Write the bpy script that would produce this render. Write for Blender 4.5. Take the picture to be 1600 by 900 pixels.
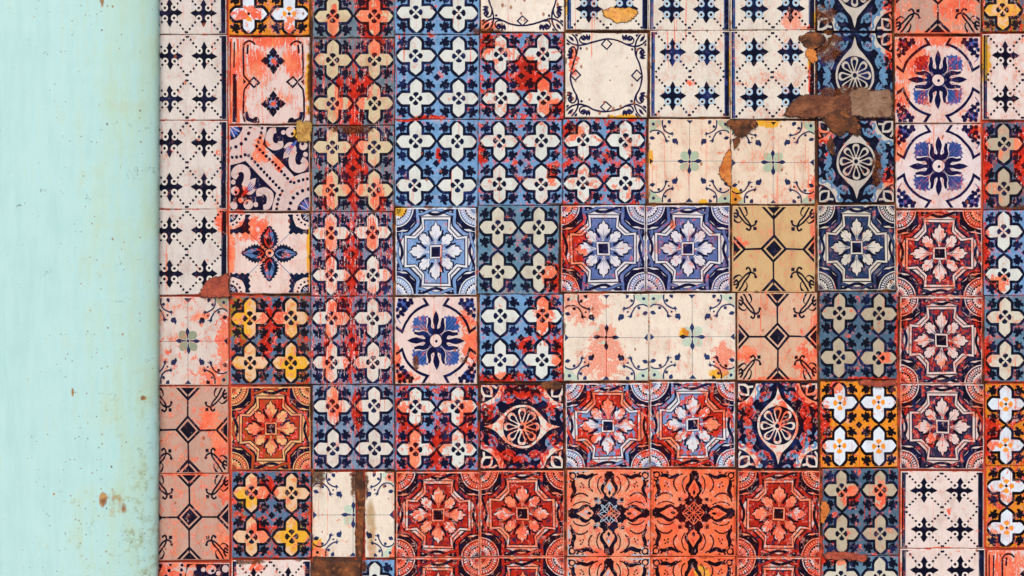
import bpy, math, random
from math import sin, cos, pi, radians, sqrt, atan2, hypot
from mathutils import Vector, noise

for o in list(bpy.data.objects):
    bpy.data.objects.remove(o)
SC = bpy.context.scene
COL = SC.collection

# ------------------------------------------------------------------ camera
K = 0.001125                      # metres per photo pixel on the tile face
ZC = 1.45                         # height of the picture's centre above the pavement
DIST = 2.6
def X(px): return (px - 800.0) * K
def Z(py): return (450.0 - py) * K + ZC
cam_d = bpy.data.cameras.new('camera')
cam_d.sensor_width = 36.0
cam_d.lens = 36.0 * DIST / (1600 * K)
cam_d.clip_start = 0.05
cam_d.clip_end = 500.0
cam = bpy.data.objects.new('camera', cam_d)
cam.location = (0.0, -DIST, ZC)
cam.rotation_euler = (pi / 2, 0, 0)
COL.objects.link(cam)
SC.camera = cam

# ------------------------------------------------------------------ sky, sun, exposure
SUN_EL, SUN_AZ = radians(46), radians(16)      # azimuth measured left of straight-on
world = bpy.data.worlds.new('World')
SC.world = world
world.use_nodes = True
wn = world.node_tree.nodes
sky = wn.new('ShaderNodeTexSky')
sky.sky_type = 'NISHITA'
sky.sun_disc = False
sky.sun_elevation = SUN_EL
sky.sun_rotation = pi + SUN_AZ
sky.air_density = 1.0
sky.dust_density = 3.0
sky.ozone_density = 1.0
bg = wn.get('Background')
bg.inputs['Strength'].default_value = 0.11
world.node_tree.links.new(sky.outputs['Color'], bg.inputs['Color'])
sun_d = bpy.data.lights.new('sun', 'SUN')
sun_d.energy = 1.5
sun_d.angle = radians(40)
sun_d.color = (1.0, 0.95, 0.89)
sun = bpy.data.objects.new('sun', sun_d)
sdir = Vector((-sin(SUN_AZ) * cos(SUN_EL), -cos(SUN_AZ) * cos(SUN_EL), sin(SUN_EL)))
sun.rotation_euler = sdir.to_track_quat('Z', 'Y').to_euler()
sun.location = (-2, -4, 5)
COL.objects.link(sun)
SC.view_settings.view_transform = 'Standard'
SC.view_settings.look = 'None'
SC.view_settings.gamma = 1.0
SC.view_settings.exposure = 0.30

# ------------------------------------------------------------------ node helpers
def lin(c):
    r = []
    for v in c:
        v = v / 255.0
        r.append(v / 12.92 if v <= 0.04045 else ((v + 0.055) / 1.055) ** 2.4)
    return tuple(r)

class E:
    """a scalar socket with arithmetic"""
    def __init__(s, nt, sock): s.nt, s.s = nt, sock
    def op(s, op, *a, clamp=False):
        n = s.nt.nodes.new('ShaderNodeMath'); n.operation = op; n.use_clamp = clamp
        for i, v in enumerate((s,) + a):
            if isinstance(v, E): s.nt.links.new(v.s, n.inputs[i])
            else: n.inputs[i].default_value = float(v)
        return E(s.nt, n.outputs[0])
    def __add__(s, o): return s.op('ADD', o)
    __radd__ = __add__
    def __sub__(s, o): return s.op('SUBTRACT', o)
    def __rsub__(s, o): return const(s.nt, o).op('SUBTRACT', s)
    def __mul__(s, o): return s.op('MULTIPLY', o)
    __rmul__ = __mul__
    def __truediv__(s, o): return s.op('DIVIDE', o)
    def mx(s, o): return s.op('MAXIMUM', o)
    def mn(s, o): return s.op('MINIMUM', o)
    def abs(s): return s.op('ABSOLUTE')
    def cl(s): return s.op('ADD', 0.0, clamp=True)
    def step(s, edge, soft):
        """0 below edge, 1 above edge + soft"""
        return ((s - edge) * (1.0 / soft)).cl()
def const(nt, v):
    n = nt.nodes.new('ShaderNodeValue'); n.outputs[0].default_value = float(v); return E(nt, n.outputs[0])
def attr(nt, name, kind='OBJECT'):
    n = nt.nodes.new('ShaderNodeAttribute'); n.attribute_type = kind; n.attribute_name = name
    return n
def attr4(nt, name):
    n = attr(nt, name)
    sp = nt.nodes.new('ShaderNodeSeparateXYZ'); nt.links.new(n.outputs['Vector'], sp.inputs[0])
    return [E(nt, sp.outputs[i]) for i in range(3)] + [E(nt, n.outputs['Alpha'])]
def tex_noise(nt, vec, scale, detail=3.0, rough=0.55, stretch=None, off=(0, 0, 0), dist=0.0):
    v = vec
    m = nt.nodes.new('ShaderNodeMapping')
    m.inputs['Scale'].default_value = stretch or (1, 1, 1)
    m.inputs['Location'].default_value = off
    nt.links.new(vec, m.inputs['Vector']); v = m.outputs[0]
    n = nt.nodes.new('ShaderNodeTexNoise')
    n.inputs['Scale'].default_value = scale; n.inputs['Detail'].default_value = detail
    n.inputs['Roughness'].default_value = rough; n.inputs['Distortion'].default_value = dist
    nt.links.new(v, n.inputs['Vector'])
    return E(nt, n.outputs[0])
def tex_voro(nt, vec, scale, feature='F1', stretch=(1, 1, 1), rnd=1.0):
    m = nt.nodes.new('ShaderNodeMapping'); m.inputs['Scale'].default_value = stretch
    nt.links.new(vec, m.inputs['Vector'])
    n = nt.nodes.new('ShaderNodeTexVoronoi'); n.feature = feature
    n.inputs['Scale'].default_value = scale; n.inputs['Randomness'].default_value = rnd
    nt.links.new(m.outputs[0], n.inputs['Vector'])
    return n
def colr(nt, c):
    n = nt.nodes.new('ShaderNodeRGB'); n.outputs[0].default_value = (*c, 1); return n.outputs[0]
def rgb(nt, *c): return colr(nt, lin(c))
def mix(nt, f, a, b, blend='MIX'):
    n = nt.nodes.new('ShaderNodeMix'); n.data_type = 'RGBA'; n.blend_type = blend
    if isinstance(f, E): nt.links.new(f.s, n.inputs[0])
    else: n.inputs[0].default_value = f
    nt.links.new(a, n.inputs[6]); nt.links.new(b, n.inputs[7])
    return n.outputs[2]
def scale_col(nt, c, f):
    n = nt.nodes.new('ShaderNodeVectorMath'); n.operation = 'SCALE'
    nt.links.new(c, n.inputs[0]); nt.links.new(f.s, n.inputs['Scale'])
    return n.outputs[0]
def new_mat(name):
    m = bpy.data.materials.new(name); m.use_nodes = True
    nt = m.node_tree
    return m, nt, nt.nodes['Principled BSDF']
def pos_of(nt): return nt.nodes.new('ShaderNodeNewGeometry').outputs['Position']
def bump(nt, bs, h, strength, dist):
    b = nt.nodes.new('ShaderNodeBump'); b.inputs['Strength'].default_value = strength
    b.inputs['Distance'].default_value = dist
    nt.links.new(h.s, b.inputs['Height']); nt.links.new(b.outputs[0], bs.inputs['Normal'])

# ------------------------------------------------------------------ materials
def make_grout_colour(nt, P):
    n1 = tex_noise(nt, P, 9, 4)
    n2 = tex_noise(nt, P, 45, 4, off=(3, 1, 7))
    n3 = tex_noise(nt, P, 160, 3, off=(9, 4, 2))
    sp = nt.nodes.new('ShaderNodeSeparateXYZ'); nt.links.new(P, sp.inputs[0])
    x = E(nt, sp.outputs[0]); z = E(nt, sp.outputs[2])
    c = mix(nt, (n2 * 0.6 + n1 * 0.4).step(0.5, 0.12), rgb(nt, 70, 34, 18), rgb(nt, 168, 100, 46))
    c = mix(nt, n3.step(0.55, 0.1) * 0.6, c, rgb(nt, 60, 32, 20))
    # red paint that was left in the joints: on the left column and low on the wall
    redz = ((1.45 - z) * 1.1 + 0.05).cl() * 0.24 + (-0.42 - x).step(0.0, 0.08) * 0.3 + (x - 0.66).step(0.0, 0.05) * 0.16
    c = mix(nt, (n1 * 0.5 + n2 * 0.5 + redz).step(0.6, 0.08), c, rgb(nt, 210, 74, 46))
    return c, n2, n3

def mat_mortar():
    m, nt, bs = new_mat('mortar')
    P = pos_of(nt)
    c, n2, n3 = make_grout_colour(nt, P)
    nt.links.new(c, bs.inputs['Base Color'])
    bs.inputs['Roughness'].default_value = 0.9
    bump(nt, bs, n2 + n3 * 0.5, 0.6, 0.002)
    return m

def mat_tile():
    m, nt, bs = new_mat('printed_glaze')
    P = pos_of(nt)
    tc = nt.nodes.new('ShaderNodeTexCoord')
    sp = nt.nodes.new('ShaderNodeSeparateXYZ'); nt.links.new(tc.outputs['Object'], sp.inputs[0])
    half = attr4(nt, 'half')
    u = E(nt, sp.outputs[0]) / half[0]; v = E(nt, sp.outputs[2]) / half[1]
    ink = E(nt, attr(nt, 'ink', 'GEOMETRY').outputs['Fac'])
    f_mid = (1.5 - ink).step(0, .01) * (ink - 0.5).step(0, .01)
    f_dark = (2.5 - ink).step(0, .01) * (ink - 1.5).step(0, .01)
    f_acc = (3.5 - ink).step(0, .01) * (ink - 2.5).step(0, .01)
    f_side = (ink - 3.5).step(0, .01)
    def sel(l, md, d, a=None):
        c = mix(nt, f_mid, l, md); c = mix(nt, f_dark, c, d)
        return mix(nt, f_acc, c, a) if a else c
    # noises shared by the wear
    nA = tex_noise(nt, P, 85, 6, 0.66, dist=0.7)
    nS = tex_noise(nt, P, 1.0, 5, 0.68, stretch=(270, 60, 26), off=(4, 4, 4))
    nB = tex_noise(nt, P, 30, 4, 0.55, off=(11, 5, 3))
    nF = tex_noise(nt, P, 420, 2, 0.6, off=(1, 8, 3))
    nW = tex_noise(nt, P, 1.0, 2, 0.6, stretch=(900, 300, 90), off=(2, 8, 1))
    nL = tex_noise(nt, P, 1.0, 3, 0.5, stretch=(34, 34, 11), off=(7, 2, 9), dist=1.2)
    w0 = attr4(nt, 'wear_a'); w1 = attr4(nt, 'wear_b')
    red_b, och_b, tan_b, streak = w0
    lines, blue, speck, dirt = w1
    def blob(name):
        cx, cz, rx, rz = attr4(nt, name)
        dx = (u - cx) / rx.mx(1e-4); dz = (v - cz) / rz.mx(1e-4)
        return ((1.0 - (dx * dx + dz * dz)) * 1.1).cl() * rx.step(0.001, 0.001) * 0.86
    n_red = nA * (1.0 - streak) + nS * streak
    fr = blob('red_0').mx(blob('red_1')).mx(blob('red_2')).mx(blob('red_3')).mx(red_b * 1.25 + 0.03)
    live = fr.step(0.0, 0.05)
    fr = fr + (f_mid * 0.13 - f_dark * 0.04) * live + (nB - 0.5) * 0.9
    m_red = (fr * 0.95 + (n_red - 0.5) * 3.0).step(0.48, 0.15)
    # thin scratches and runs of the red coat
    l1 = (0.011 - (nL - 0.5).abs()).step(0.0, 0.006) * nB.step(0.5, 0.06)
    l2 = (0.014 - (nS - 0.56).abs()).step(0.0, 0.008) * nA.step(0.52, 0.06)
    nR = tex_noise(nt, P, 1.0, 3, 0.55, stretch=(230, 60, 4.5), off=(6, 2, 8))
    run = (nR + nA * 0.12 - 0.06).step(0.625, 0.035) * tex_noise(nt, P, 5.5, 2, off=(8, 8, 3)).step(0.46, 0.06)
    vc = tex_voro(nt, P, 150, 'DISTANCE_TO_EDGE', stretch=(1.2, 1, 0.55))
    craze = (0.035 - E(nt, vc.outputs['Distance'])).step(0.0, 0.02) * nB.step(0.5, 0.06) * (lines - 0.55).step(0.0, 0.3)
    m_red = m_red.mx(l1 * lines).mx(l2 * (lines * 1.4 - 0.4).cl()).mx(run * 0.85).mx(craze * 0.75)
    fo = blob('ochre_0').mx(blob('ochre_1')).mx(och_b)
    m_och = (fo + (nB * 0.4 + nA * 0.6 - 0.5) * 2.6).step(0.5, 0.16)
    ft = blob('tan_0').mx(tan_b)
    m_tan = (ft + (nB - 0.5) * 1.4).step(0.3, 0.45)
    fs = blob('stain_0').mx(blob('stain_1'))
    m_stain = (fs + (nA * 0.6 + nB * 0.4 - 0.5) * 3.2).step(0.4, 0.35)
    # base print
    light = attr(nt, 'pal_light').outputs['Color']; mid = attr(nt, 'pal_mid').outputs['Color']
    dark = attr(nt, 'pal_dark').outputs['Color']; acc = attr(nt, 'pal_accent').outputs['Color']
    mid = mix(nt, nA.step(0.3, 0.3), scale_col(nt, mid, const(nt, 0.6)), mid)
    mid = mix(nt, (nB * 0.6 + nA * 0.4).step(0.53, 0.12) * 0.4, mid, light)
    dark = mix(nt, (nB * 0.6 + nA * 0.4).step(0.5, 0.12) * blue, dark, rgb(nt, 26, 62, 140))
    light = mix(nt, nB.step(0.46, 0.2) * 0.35, light, scale_col(nt, light, const(nt, 0.8)))
    worn = (nA * 0.7 + nF * 0.3).step(0.56, 0.14)
    dark = mix(nt, worn * 0.22, dark, mid)
    mid = mix(nt, nW.step(0.6, 0.12) * 0.3, mid, light)
    light = mix(nt, (nB * 0.4 + nW * 0.6).step(0.54, 0.18) * 0.4, light, mix(nt, nB.step(0.45, 0.2), scale_col(nt, light, const(nt, 0.72)), mix(nt, 0.5, light, rgb(nt, 206, 160, 128))))
    c = sel(light, mid, dark, acc)
    c = mix(nt, m_tan * 0.85, c, sel(rgb(nt, 178, 146, 100), rgb(nt, 92, 104, 108), rgb(nt, 26, 22, 36), rgb(nt, 150, 130, 80)))
    c = mix(nt, m_och, c, sel(rgb(nt, 230, 172, 50), rgb(nt, 146, 124, 44), rgb(nt, 30, 24, 30), rgb(nt, 210, 130, 40)))
    rl = mix(nt, nB.step(0.44, 0.16), rgb(nt, 234, 80, 42), rgb(nt, 240, 132, 92))
    rm = mix(nt, nA.step(0.42, 0.2), rgb(nt, 172, 32, 20), rgb(nt, 226, 56, 32))
    lum = nt.nodes.new('ShaderNodeRGBToBW'); nt.links.new(attr(nt, 'pal_mid').outputs['Color'], lum.inputs[0])
    rm = scale_col(nt, rm, (E(nt, lum.outputs[0]) * 2.0 + 0.72).mn(1.0))
    rm = mix(nt, nB.step(0.54, 0.12) * 0.35, rm, mix(nt, nA.step(0.5, 0.2), rgb(nt, 132, 34, 30), rgb(nt, 206, 88, 50)))
    rl = mix(nt, half[2], rl, mix(nt, nF.step(0.4, 0.3), rgb(nt, 226, 148, 126), rgb(nt, 240, 182, 160)))
    rd = mix(nt, (nA.step(0.55, 0.1) * 0.5 + streak * nS.step(0.42, 0.15) * 0.5).cl(), rgb(nt, 26, 4, 14), rgb(nt, 138, 24, 22))
    c = mix(nt, m_red, c, sel(rl, rm, rd, rl))
    # flaked pale lips of the coat in the streaks
    flake = (0.03 - (n_red - 0.6).abs()).step(0.0, 0.012) * m_red * nF.step(0.47, 0.05) * (streak * 0.7 + 0.3)
    c = mix(nt, flake, c, rgb(nt, 232, 222, 224))
    # rust brown stain, specks, grime
    c = mix(nt, m_stain * 0.92, c, mix(nt, nF.step(0.45, 0.15), rgb(nt, 58, 30, 18), rgb(nt, 128, 70, 36)))
    vs = tex_voro(nt, P, 120, stretch=(1, 1, 0.7))
    sv = nt.nodes.new('ShaderNodeSeparateXYZ'); nt.links.new(vs.outputs['Color'], sv.inputs[0])
    sk = (0.0 - (E(nt, vs.outputs['Distance']) - E(nt, sv.outputs[1]) * 0.35)).step(0.0, 0.08) * (E(nt, sv.outputs[0]) - (1.0 - speck)).step(0.0, 0.01)
    c = mix(nt, sk * 0.8, c, rgb(nt, 150, 78, 44))
    # uneven chipped rim showing the joint filler
    eu = (1.0 - u.abs()) * half[0]; ev = (1.0 - v.abs()) * half[1]
    ed = eu.mn(ev) + (nA - 0.5) * 0.016 + (nB - 0.47) * 0.014
    gc, g2, g3 = make_grout_colour(nt, P)
    c = mix(nt, (0.0 - ed).step(-0.0009, 0.0018) * 0.8, c, gc)
    nG = tex_noise(nt, P, 1.0, 4, 0.6, stretch=(46, 46, 9), off=(2, 5, 6))
    grime = ((nB * 0.5 + nA * 0.5).step(0.5, 0.2) * dirt).mx((nG * 0.7 + nA * 0.3).step(0.5, 0.2) * (dirt * 0.6 + 0.28))
    c = mix(nt, grime, c, mix(nt, nB.step(0.44, 0.16), scale_col(nt, c, const(nt, 0.52)), mix(nt, 0.8, rgb(nt, 150, 96, 60), c, 'MULTIPLY')))
    # woven, vertical print grain
    c = scale_col(nt, c, 0.70 + nW * 0.34 + nF * 0.26)
    c = mix(nt, f_side, c, rgb(nt, 120, 74, 44))
    nt.links.new(c, bs.inputs['Base Color'])
    bs.inputs['Specular IOR Level'].default_value = 0.07
    rr = 0.42 + nA * 0.24 + m_red * 0.1 + m_stain * 0.2
    nt.links.new(rr.s, bs.inputs['Roughness'])
    bump(nt, bs, nF * 0.25 + nW * 0.4 + m_red * 0.55 - m_stain * 0.9 - sk * 0.8, 0.5, 0.0006)
    return m

def mat_paint():
    m, nt, bs = new_mat('mint_paint')
    P = pos_of(nt)
    sp = nt.nodes.new('ShaderNodeSeparateXYZ'); nt.links.new(P, sp.inputs[0])
    x = E(nt, sp.outputs[0]); z = E(nt, sp.outputs[2]); y = E(nt, sp.outputs[1])
    nv = tex_noise(nt, P, 1.0, 5, 0.6, stretch=(60, 60, 9))
    nb = tex_noise(nt, P, 14, 4, off=(3, 3, 3))
    na = tex_noise(nt, P, 90, 4, off=(5, 1, 2))
    nf = tex_noise(nt, P, 500, 2)
    ns = tex_noise(nt, P, 1.0, 3, 0.6, stretch=(120, 120, 14), off=(9, 3, 1))
    c = mix(nt, (nv * 0.6 + nb * 0.4).step(0.36, 0.26), rgb(nt, 174, 216, 213), rgb(nt, 184, 223, 223))
    # greener, mottled tint that grows towards the wall side
    wallward = (x + 0.74).step(-0.05, 0.14) * 0.7
    c = mix(nt, (wallward * 0.55 + (nv - 0.5) * 1.2 + (nb - 0.5) * 0.9).step(0.12, 0.5) * 0.85, c, rgb(nt, 178, 208, 184))
    c = mix(nt, (nb + na * 0.4 + wallward * 0.1).step(0.86, 0.2) * 0.35, c, rgb(nt, 196, 204, 168))
    c = scale_col(nt, c, 0.9 + nf * 0.12 + ns * 0.1)
    low = (1.36 - z).step(0.0, 0.5)
    # fine speckles of grime, more of them low down and by the wall
    vs = tex_voro(nt, P, 110, stretch=(1, 1, .75))
    sv = nt.nodes.new('ShaderNodeSeparateXYZ'); nt.links.new(vs.outputs['Color'], sv.inputs[0])
    dens = 0.12 + low * 0.3 + wallward * 0.2
    sk = (E(nt, sv.outputs[1]) * E(nt, sv.outputs[1]) * 0.24 - E(nt, vs.outputs['Distance'])).step(0.0, 0.05) * (E(nt, sv.outputs[0]) - (1.0 - dens)).step(0, .01)
    c = mix(nt, sk * 0.8, c, mix(nt, E(nt, sv.outputs[2]), rgb(nt, 92, 66, 40), rgb(nt, 170, 118, 66)))
    gr = (na * 0.55 + nb * 0.45 + wallward * 0.03 + low * 0.05).step(0.64, 0.06) * nf.step(0.5, 0.1)
    c = mix(nt, gr * 0.5, c, rgb(nt, 128, 136, 100))
    # rust blooms at two fixed spots
    def spot(px, py, rx, rz):
        dx = (x - X(px)) / rx; dz = (z - Z(py)) / rz
        return (1.0 - (dx * dx + dz * dz)).cl()
    ru = spot(171, 776, .009, .017).mx(spot(202, 790, .006, .014)).mx(spot(168, 8, .006, .014)).mx(spot(230, 620, .006, .006)).mx(spot(95, 767, .003, .003)).mx(spot(124, 610, .003, .01)).mx(spot(188, 780, .030, .03) * 0.3)
    c = mix(nt, (ru + (na * 0.5 + ns * 0.5 - 0.5) * 3.0).step(0.2, 0.45) * ru.step(0.0, 0.35) * 0.95, c, mix(nt, na.step(0.45, 0.15), rgb(nt, 138, 84, 34), rgb(nt, 190, 146, 84)))
    vt = tex_voro(nt, P, 260); st = nt.nodes.new('ShaderNodeSeparateXYZ'); nt.links.new(vt.outputs['Color'], st.inputs[0])
    foot = ((x + 0.73) * 7.0 + (nb - 0.5) * 2.0).cl() * low
    sk2 = (E(nt, st.outputs[1]) * 0.42 - E(nt, vt.outputs['Distance'])).step(0.0, 0.1) * (E(nt, st.outputs[0]) - (0.965 - foot * 0.3)).step(0, .01)
    c = mix(nt, sk2 * 0.75, c, mix(nt, E(nt, st.outputs[2]), rgb(nt, 98, 84, 44), rgb(nt, 156, 120, 70)))
    # rust, old dirt and a painted contact-shadow line where the column meets the wall
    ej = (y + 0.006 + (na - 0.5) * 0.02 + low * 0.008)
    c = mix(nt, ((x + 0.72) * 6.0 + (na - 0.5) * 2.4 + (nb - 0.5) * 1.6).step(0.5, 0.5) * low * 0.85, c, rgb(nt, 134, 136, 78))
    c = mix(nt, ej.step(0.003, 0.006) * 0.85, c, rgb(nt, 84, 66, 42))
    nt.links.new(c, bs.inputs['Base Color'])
    bs.inputs['Roughness'].default_value = 0.5
    bs.inputs['Specular IOR Level'].default_value = 0.3
    nk = tex_noise(nt, P, 55, 2, 0.5, off=(3, 7, 1), dist=1.0); nm = tex_noise(nt, P, 24, 2, off=(6, 2, 5))
    crk = (0.010 - (nk - 0.5).abs()).step(0.0, 0.008) * (nm + wallward * 0.04 + low * 0.04).step(0.68, 0.02)
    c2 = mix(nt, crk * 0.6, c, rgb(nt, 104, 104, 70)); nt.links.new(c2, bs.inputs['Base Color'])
    bump(nt, bs, nf * 0.2 - crk + ns * 0.35 + na * 0.5 * (wallward + 0.3) - sk * 1.2, 0.5, 0.0022)
    return m

def mat_patch(name, c0, c1, c2):
    m, nt, bs = new_mat(name)
    P = pos_of(nt)
    a = tex_noise(nt, P, 40, 5, 0.6); b = tex_noise(nt, P, 190, 4, off=(2, 2, 2)); d = tex_noise(nt, P, 75, 5, off=(6, 1, 1), dist=1.0)
    c = mix(nt, a.step(0.4, 0.2), rgb(nt, *c0), rgb(nt, *c1))
    c = mix(nt, d.step(0.55, 0.12) * 0.85, c, rgb(nt, *c2))
    c = scale_col(nt, c, 0.45 + b * 0.9 + (d - 0.5) * 0.6)
    rim = E(nt, attr(nt, 'ink', 'GEOMETRY').outputs['Fac'])
    c = mix(nt, (rim + (d - 0.5) * 1.6).step(0.45, 0.2) * 0.85, c, rgb(nt, 62, 34, 20))
    nt.links.new(c, bs.inputs['Base Color']); bs.inputs['Roughness'].default_value = 0.85
    bump(nt, bs, a + b * 0.6, 0.7, 0.003)
    return m

def mat_pavement():
    m, nt, bs = new_mat('pavement')
    P = pos_of(nt)
    a = tex_noise(nt, P, 3, 5); b = tex_noise(nt, P, 120, 3)
    c = mix(nt, a, rgb(nt, 150, 143, 134), rgb(nt, 182, 175, 164)); c = scale_col(nt, c, 0.75 + b * 0.5)
    nt.links.new(c, bs.inputs['Base Color']); bs.inputs['Roughness'].default_value = 0.9
    bump(nt, bs, b, 0.4, 0.003)
    return m

M_TILE, M_MORTAR, M_PAINT = mat_tile(), mat_mortar(), mat_paint()

# ------------------------------------------------------------------ object helpers
def link_mesh(name, verts, faces, mat, parent=None, ink=None):
    me = bpy.data.meshes.new(name)
    me.from_pydata(verts, [], faces)
    me.materials.append(mat)
    if ink is not None:
        at = me.attributes.new('ink', 'FLOAT', 'FACE')
        at.data.foreach_set('value', ink)
    me.update()
    o = bpy.data.objects.new(name, me); COL.objects.link(o)
    if parent: o.parent = parent
    return o

# ------------------------------------------------------------------ vector drawing of the tile prints
L_, M_, D_, A_ = 0, 1, 2, 3
def rot(p, a): return (p[0] * cos(a) - p[1] * sin(a), p[0] * sin(a) + p[1] * cos(a))
def smooth(pts, n=5, closed=False):
    """Catmull-Rom through the points"""
    out, N = [], len(pts)
    rng = range(N if closed else N - 1)
    for i in rng:
        p0 = pts[(i - 1) % N] if closed or i > 0 else pts[0]
        p1, p2 = pts[i], pts[(i + 1) % N]
        p3 = pts[(i + 2) % N] if closed or i + 2 < N else pts[-1]
        for k in range(n):
            t = k / n
            out.append(tuple(0.5 * (2 * p1[j] + (p2[j] - p0[j]) * t + (2 * p0[j] - 5 * p1[j] + 4 * p2[j] - p3[j]) * t * t
                                    + (3 * p1[j] - p0[j] - 3 * p2[j] + p3[j]) * t ** 3) for j in (0, 1)))
    if not closed: out.append(tuple(pts[-1]))
    return out
def clip_half(poly, ax, sgn, lim):
    out = []
    for i in range(len(poly)):
        a, b = poly[i - 1], poly[i]
        da, db = lim - sgn * a[ax], lim - sgn * b[ax]
        if (da >= 0) != (db >= 0):
            t = da / (da - db); out.append(tuple(a[j] + (b[j] - a[j]) * t for j in (0, 1)))
        if db >= 0: out.append(b)
    return out
def area(p): return 0.5 * sum(p[i - 1][0] * p[i][1] - p[i][0] * p[i - 1][1] for i in range(len(p)))

class Art:
    def __init__(s, bg=L_): s.bg, s.items, s.stack = bg, [], [lambda p: p]
    def emit(s, polys, ink):
        for f in s.stack: polys = [[f(q) for q in p] for p in polys]
        s.items.append((ink, polys))
    def poly(s, pts, ink): s.emit([list(pts)], ink)
    def disc(s, x, y, r, ink, n=14, ry=None, a=0):
        ry = ry or r
        pts = []
        for k in range(n):
            q = rot((r * cos(2 * pi * k / n), ry * sin(2 * pi * k / n)), a); pts.append((x + q[0], y + q[1]))
        s.poly(pts, ink)
    def line(s, pts, w, ink, closed=False, taper=None):
        """a stroke as a strip of quads; taper(t) scales the width"""
        N = len(pts); Lf, Rt = [], []
        for i, p in enumerate(pts):
            a = pts[i - 1] if (i > 0 or closed) else p
            b = pts[(i + 1) % N] if (i + 1 < N or closed) else p
            d1 = (p[0] - a[0], p[1] - a[1]); d2 = (b[0] - p[0], b[1] - p[1])
            l1, l2 = hypot(*d1), hypot(*d2)
            t1 = (d1[0] / l1, d1[1] / l1) if l1 > 1e-9 else None
            t2 = (d2[0] / l2, d2[1] / l2) if l2 > 1e-9 else None
            t1 = t1 or t2 or (1, 0); t2 = t2 or t1
            n = (-(t1[1] + t2[1]), t1[0] + t2[0]); ln = hypot(*n)
            n = (n[0] / ln, n[1] / ln) if ln > 1e-6 else (-t1[1], t1[0])
            k = min(1.8, 1.0 / max(0.3, -n[0] * t1[1] + n[1] * t1[0]))
            ww = 0.5 * w * (taper(i / max(1, N - 1)) if taper else 1.0) * k
            Lf.append((p[0] + n[0] * ww, p[1] + n[1] * ww)); Rt.append((p[0] - n[0] * ww, p[1] - n[1] * ww))
        qs = []
        for i in range(N if closed else N - 1):
            j = (i + 1) % N; qs.append([Rt[i], Rt[j], Lf[j], Lf[i]])
        s.emit(qs, ink)
    def ring(s, x, y, r, w, ink, n=24, a0=0, a1=2 * pi):
        full = abs(a1 - a0) > 6.28
        pts = [(x + r * cos(a0 + (a1 - a0) * k / n), y + r * sin(a0 + (a1 - a0) * k / n)) for k in range(n if full else n + 1)]
        s.line(pts, w, ink, closed=full)
    def at(s, f): s.stack.insert(0, f)
    def pop(s): s.stack.pop(0)
    def rep(s, n, fn, a0=0.0):
        for k in range(n):
            a = a0 + 2 * pi * k / n
            s.at(lambda p, a=a: rot(p, a)); fn(); s.pop()
    def mirror(s, fn):
        for sx in (1, -1):
            for sy in (1, -1):
                s.at(lambda p, sx=sx, sy=sy: (p[0] * sx, p[1] * sy)); fn(); s.pop()
    def put(s, x, y, a, k, fn):
        def f(p):
            q = rot((p[0] * k, p[1] * k), a); return (q[0] + x, q[1] + y)
        s.at(f); fn(); s.pop()

def mirrored(half):
    """closed outline from a list of (along, side) on one flank"""
    return [(a, b) for a, b in half] + [(a, -b) for a, b in reversed(half) if abs(b) > 1e-6]
def lens(r0, r1, w, n=8, pow_=1.0, skew=0.5):
    up = []
    for k in range(n + 1):
        t = k / n; up.append((r0 + (r1 - r0) * t, w * sin(pi * t ** (0.7 if skew < 0.5 else 1.0)) ** pow_))
    return mirrored(up)

def design_star_cross(white_flower=False):
    a = Art(M_)
    leaf = mirrored([(-.12, 0), (-.05, .03), (-.07, .09), (-.03, .15), (.01, .13), (.02, .075), (.05, .10), (.11, .11), (.10, .06), (.15, .03), (.12, 0)])
    for sx, sy, nx, ny in [(i, j, p, q) for i in (1, -1) for j in (1, -1) for p in (0, 1) for q in (0, 1)]:
        x = sx * (.17 if not nx else .84); y = sy * (.16 if not ny else .84)
        ang = atan2(sy * (1 if not ny else -1), sx * (1 if not nx else -1))
        a.put(x, y, ang, .95, lambda: a.poly(leaf, D_))
    for k in range(4):
        a.put(0, 0, k * pi / 2 + .0, 1, lambda: a.poly([(0.0, .0), (.045, .045), (.09, 0), (.045, -.045)], D_))
    def cross(g):
        q = []
        for k in range(4):
            for p in ((.158 + g, -.158 - g), (.32 + g * .3, -.162 - g), (.37 + g * .5, -.138 - g * .9), (.43 + g * .7, -.07 - g * .8), (.475 + g * .9, 0),
                      (.43 + g * .7, .07 + g * .8), (.37 + g * .5, .138 + g * .9), (.32 + g * .3, .162 + g)):
                q.append(rot(p, k * pi / 2))
        return q
    def one():
        a.poly(cross(.046), D_); a.poly(cross(-.024), L_)
        pet = mirrored([(.02, 0), (.06, .024), (.10, .072), (.145, .055), (.165, 0)])
        if white_flower:
            a.rep(4, lambda: a.poly([(x_ + .01, y_) for x_, y_ in pet], A_)); a.disc(0, 0, .035, D_, 8)
        else:
            a.rep(4, lambda: a.poly(pet, D_))
            a.rep(4, lambda: a.line([(.035, 0), (.09, 0)], .012, L_), pi / 4)
    for x in (.505, -.505):
        for y in (.505, -.505): a.put(x, y, 0, 1, one)
    return a

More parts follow.
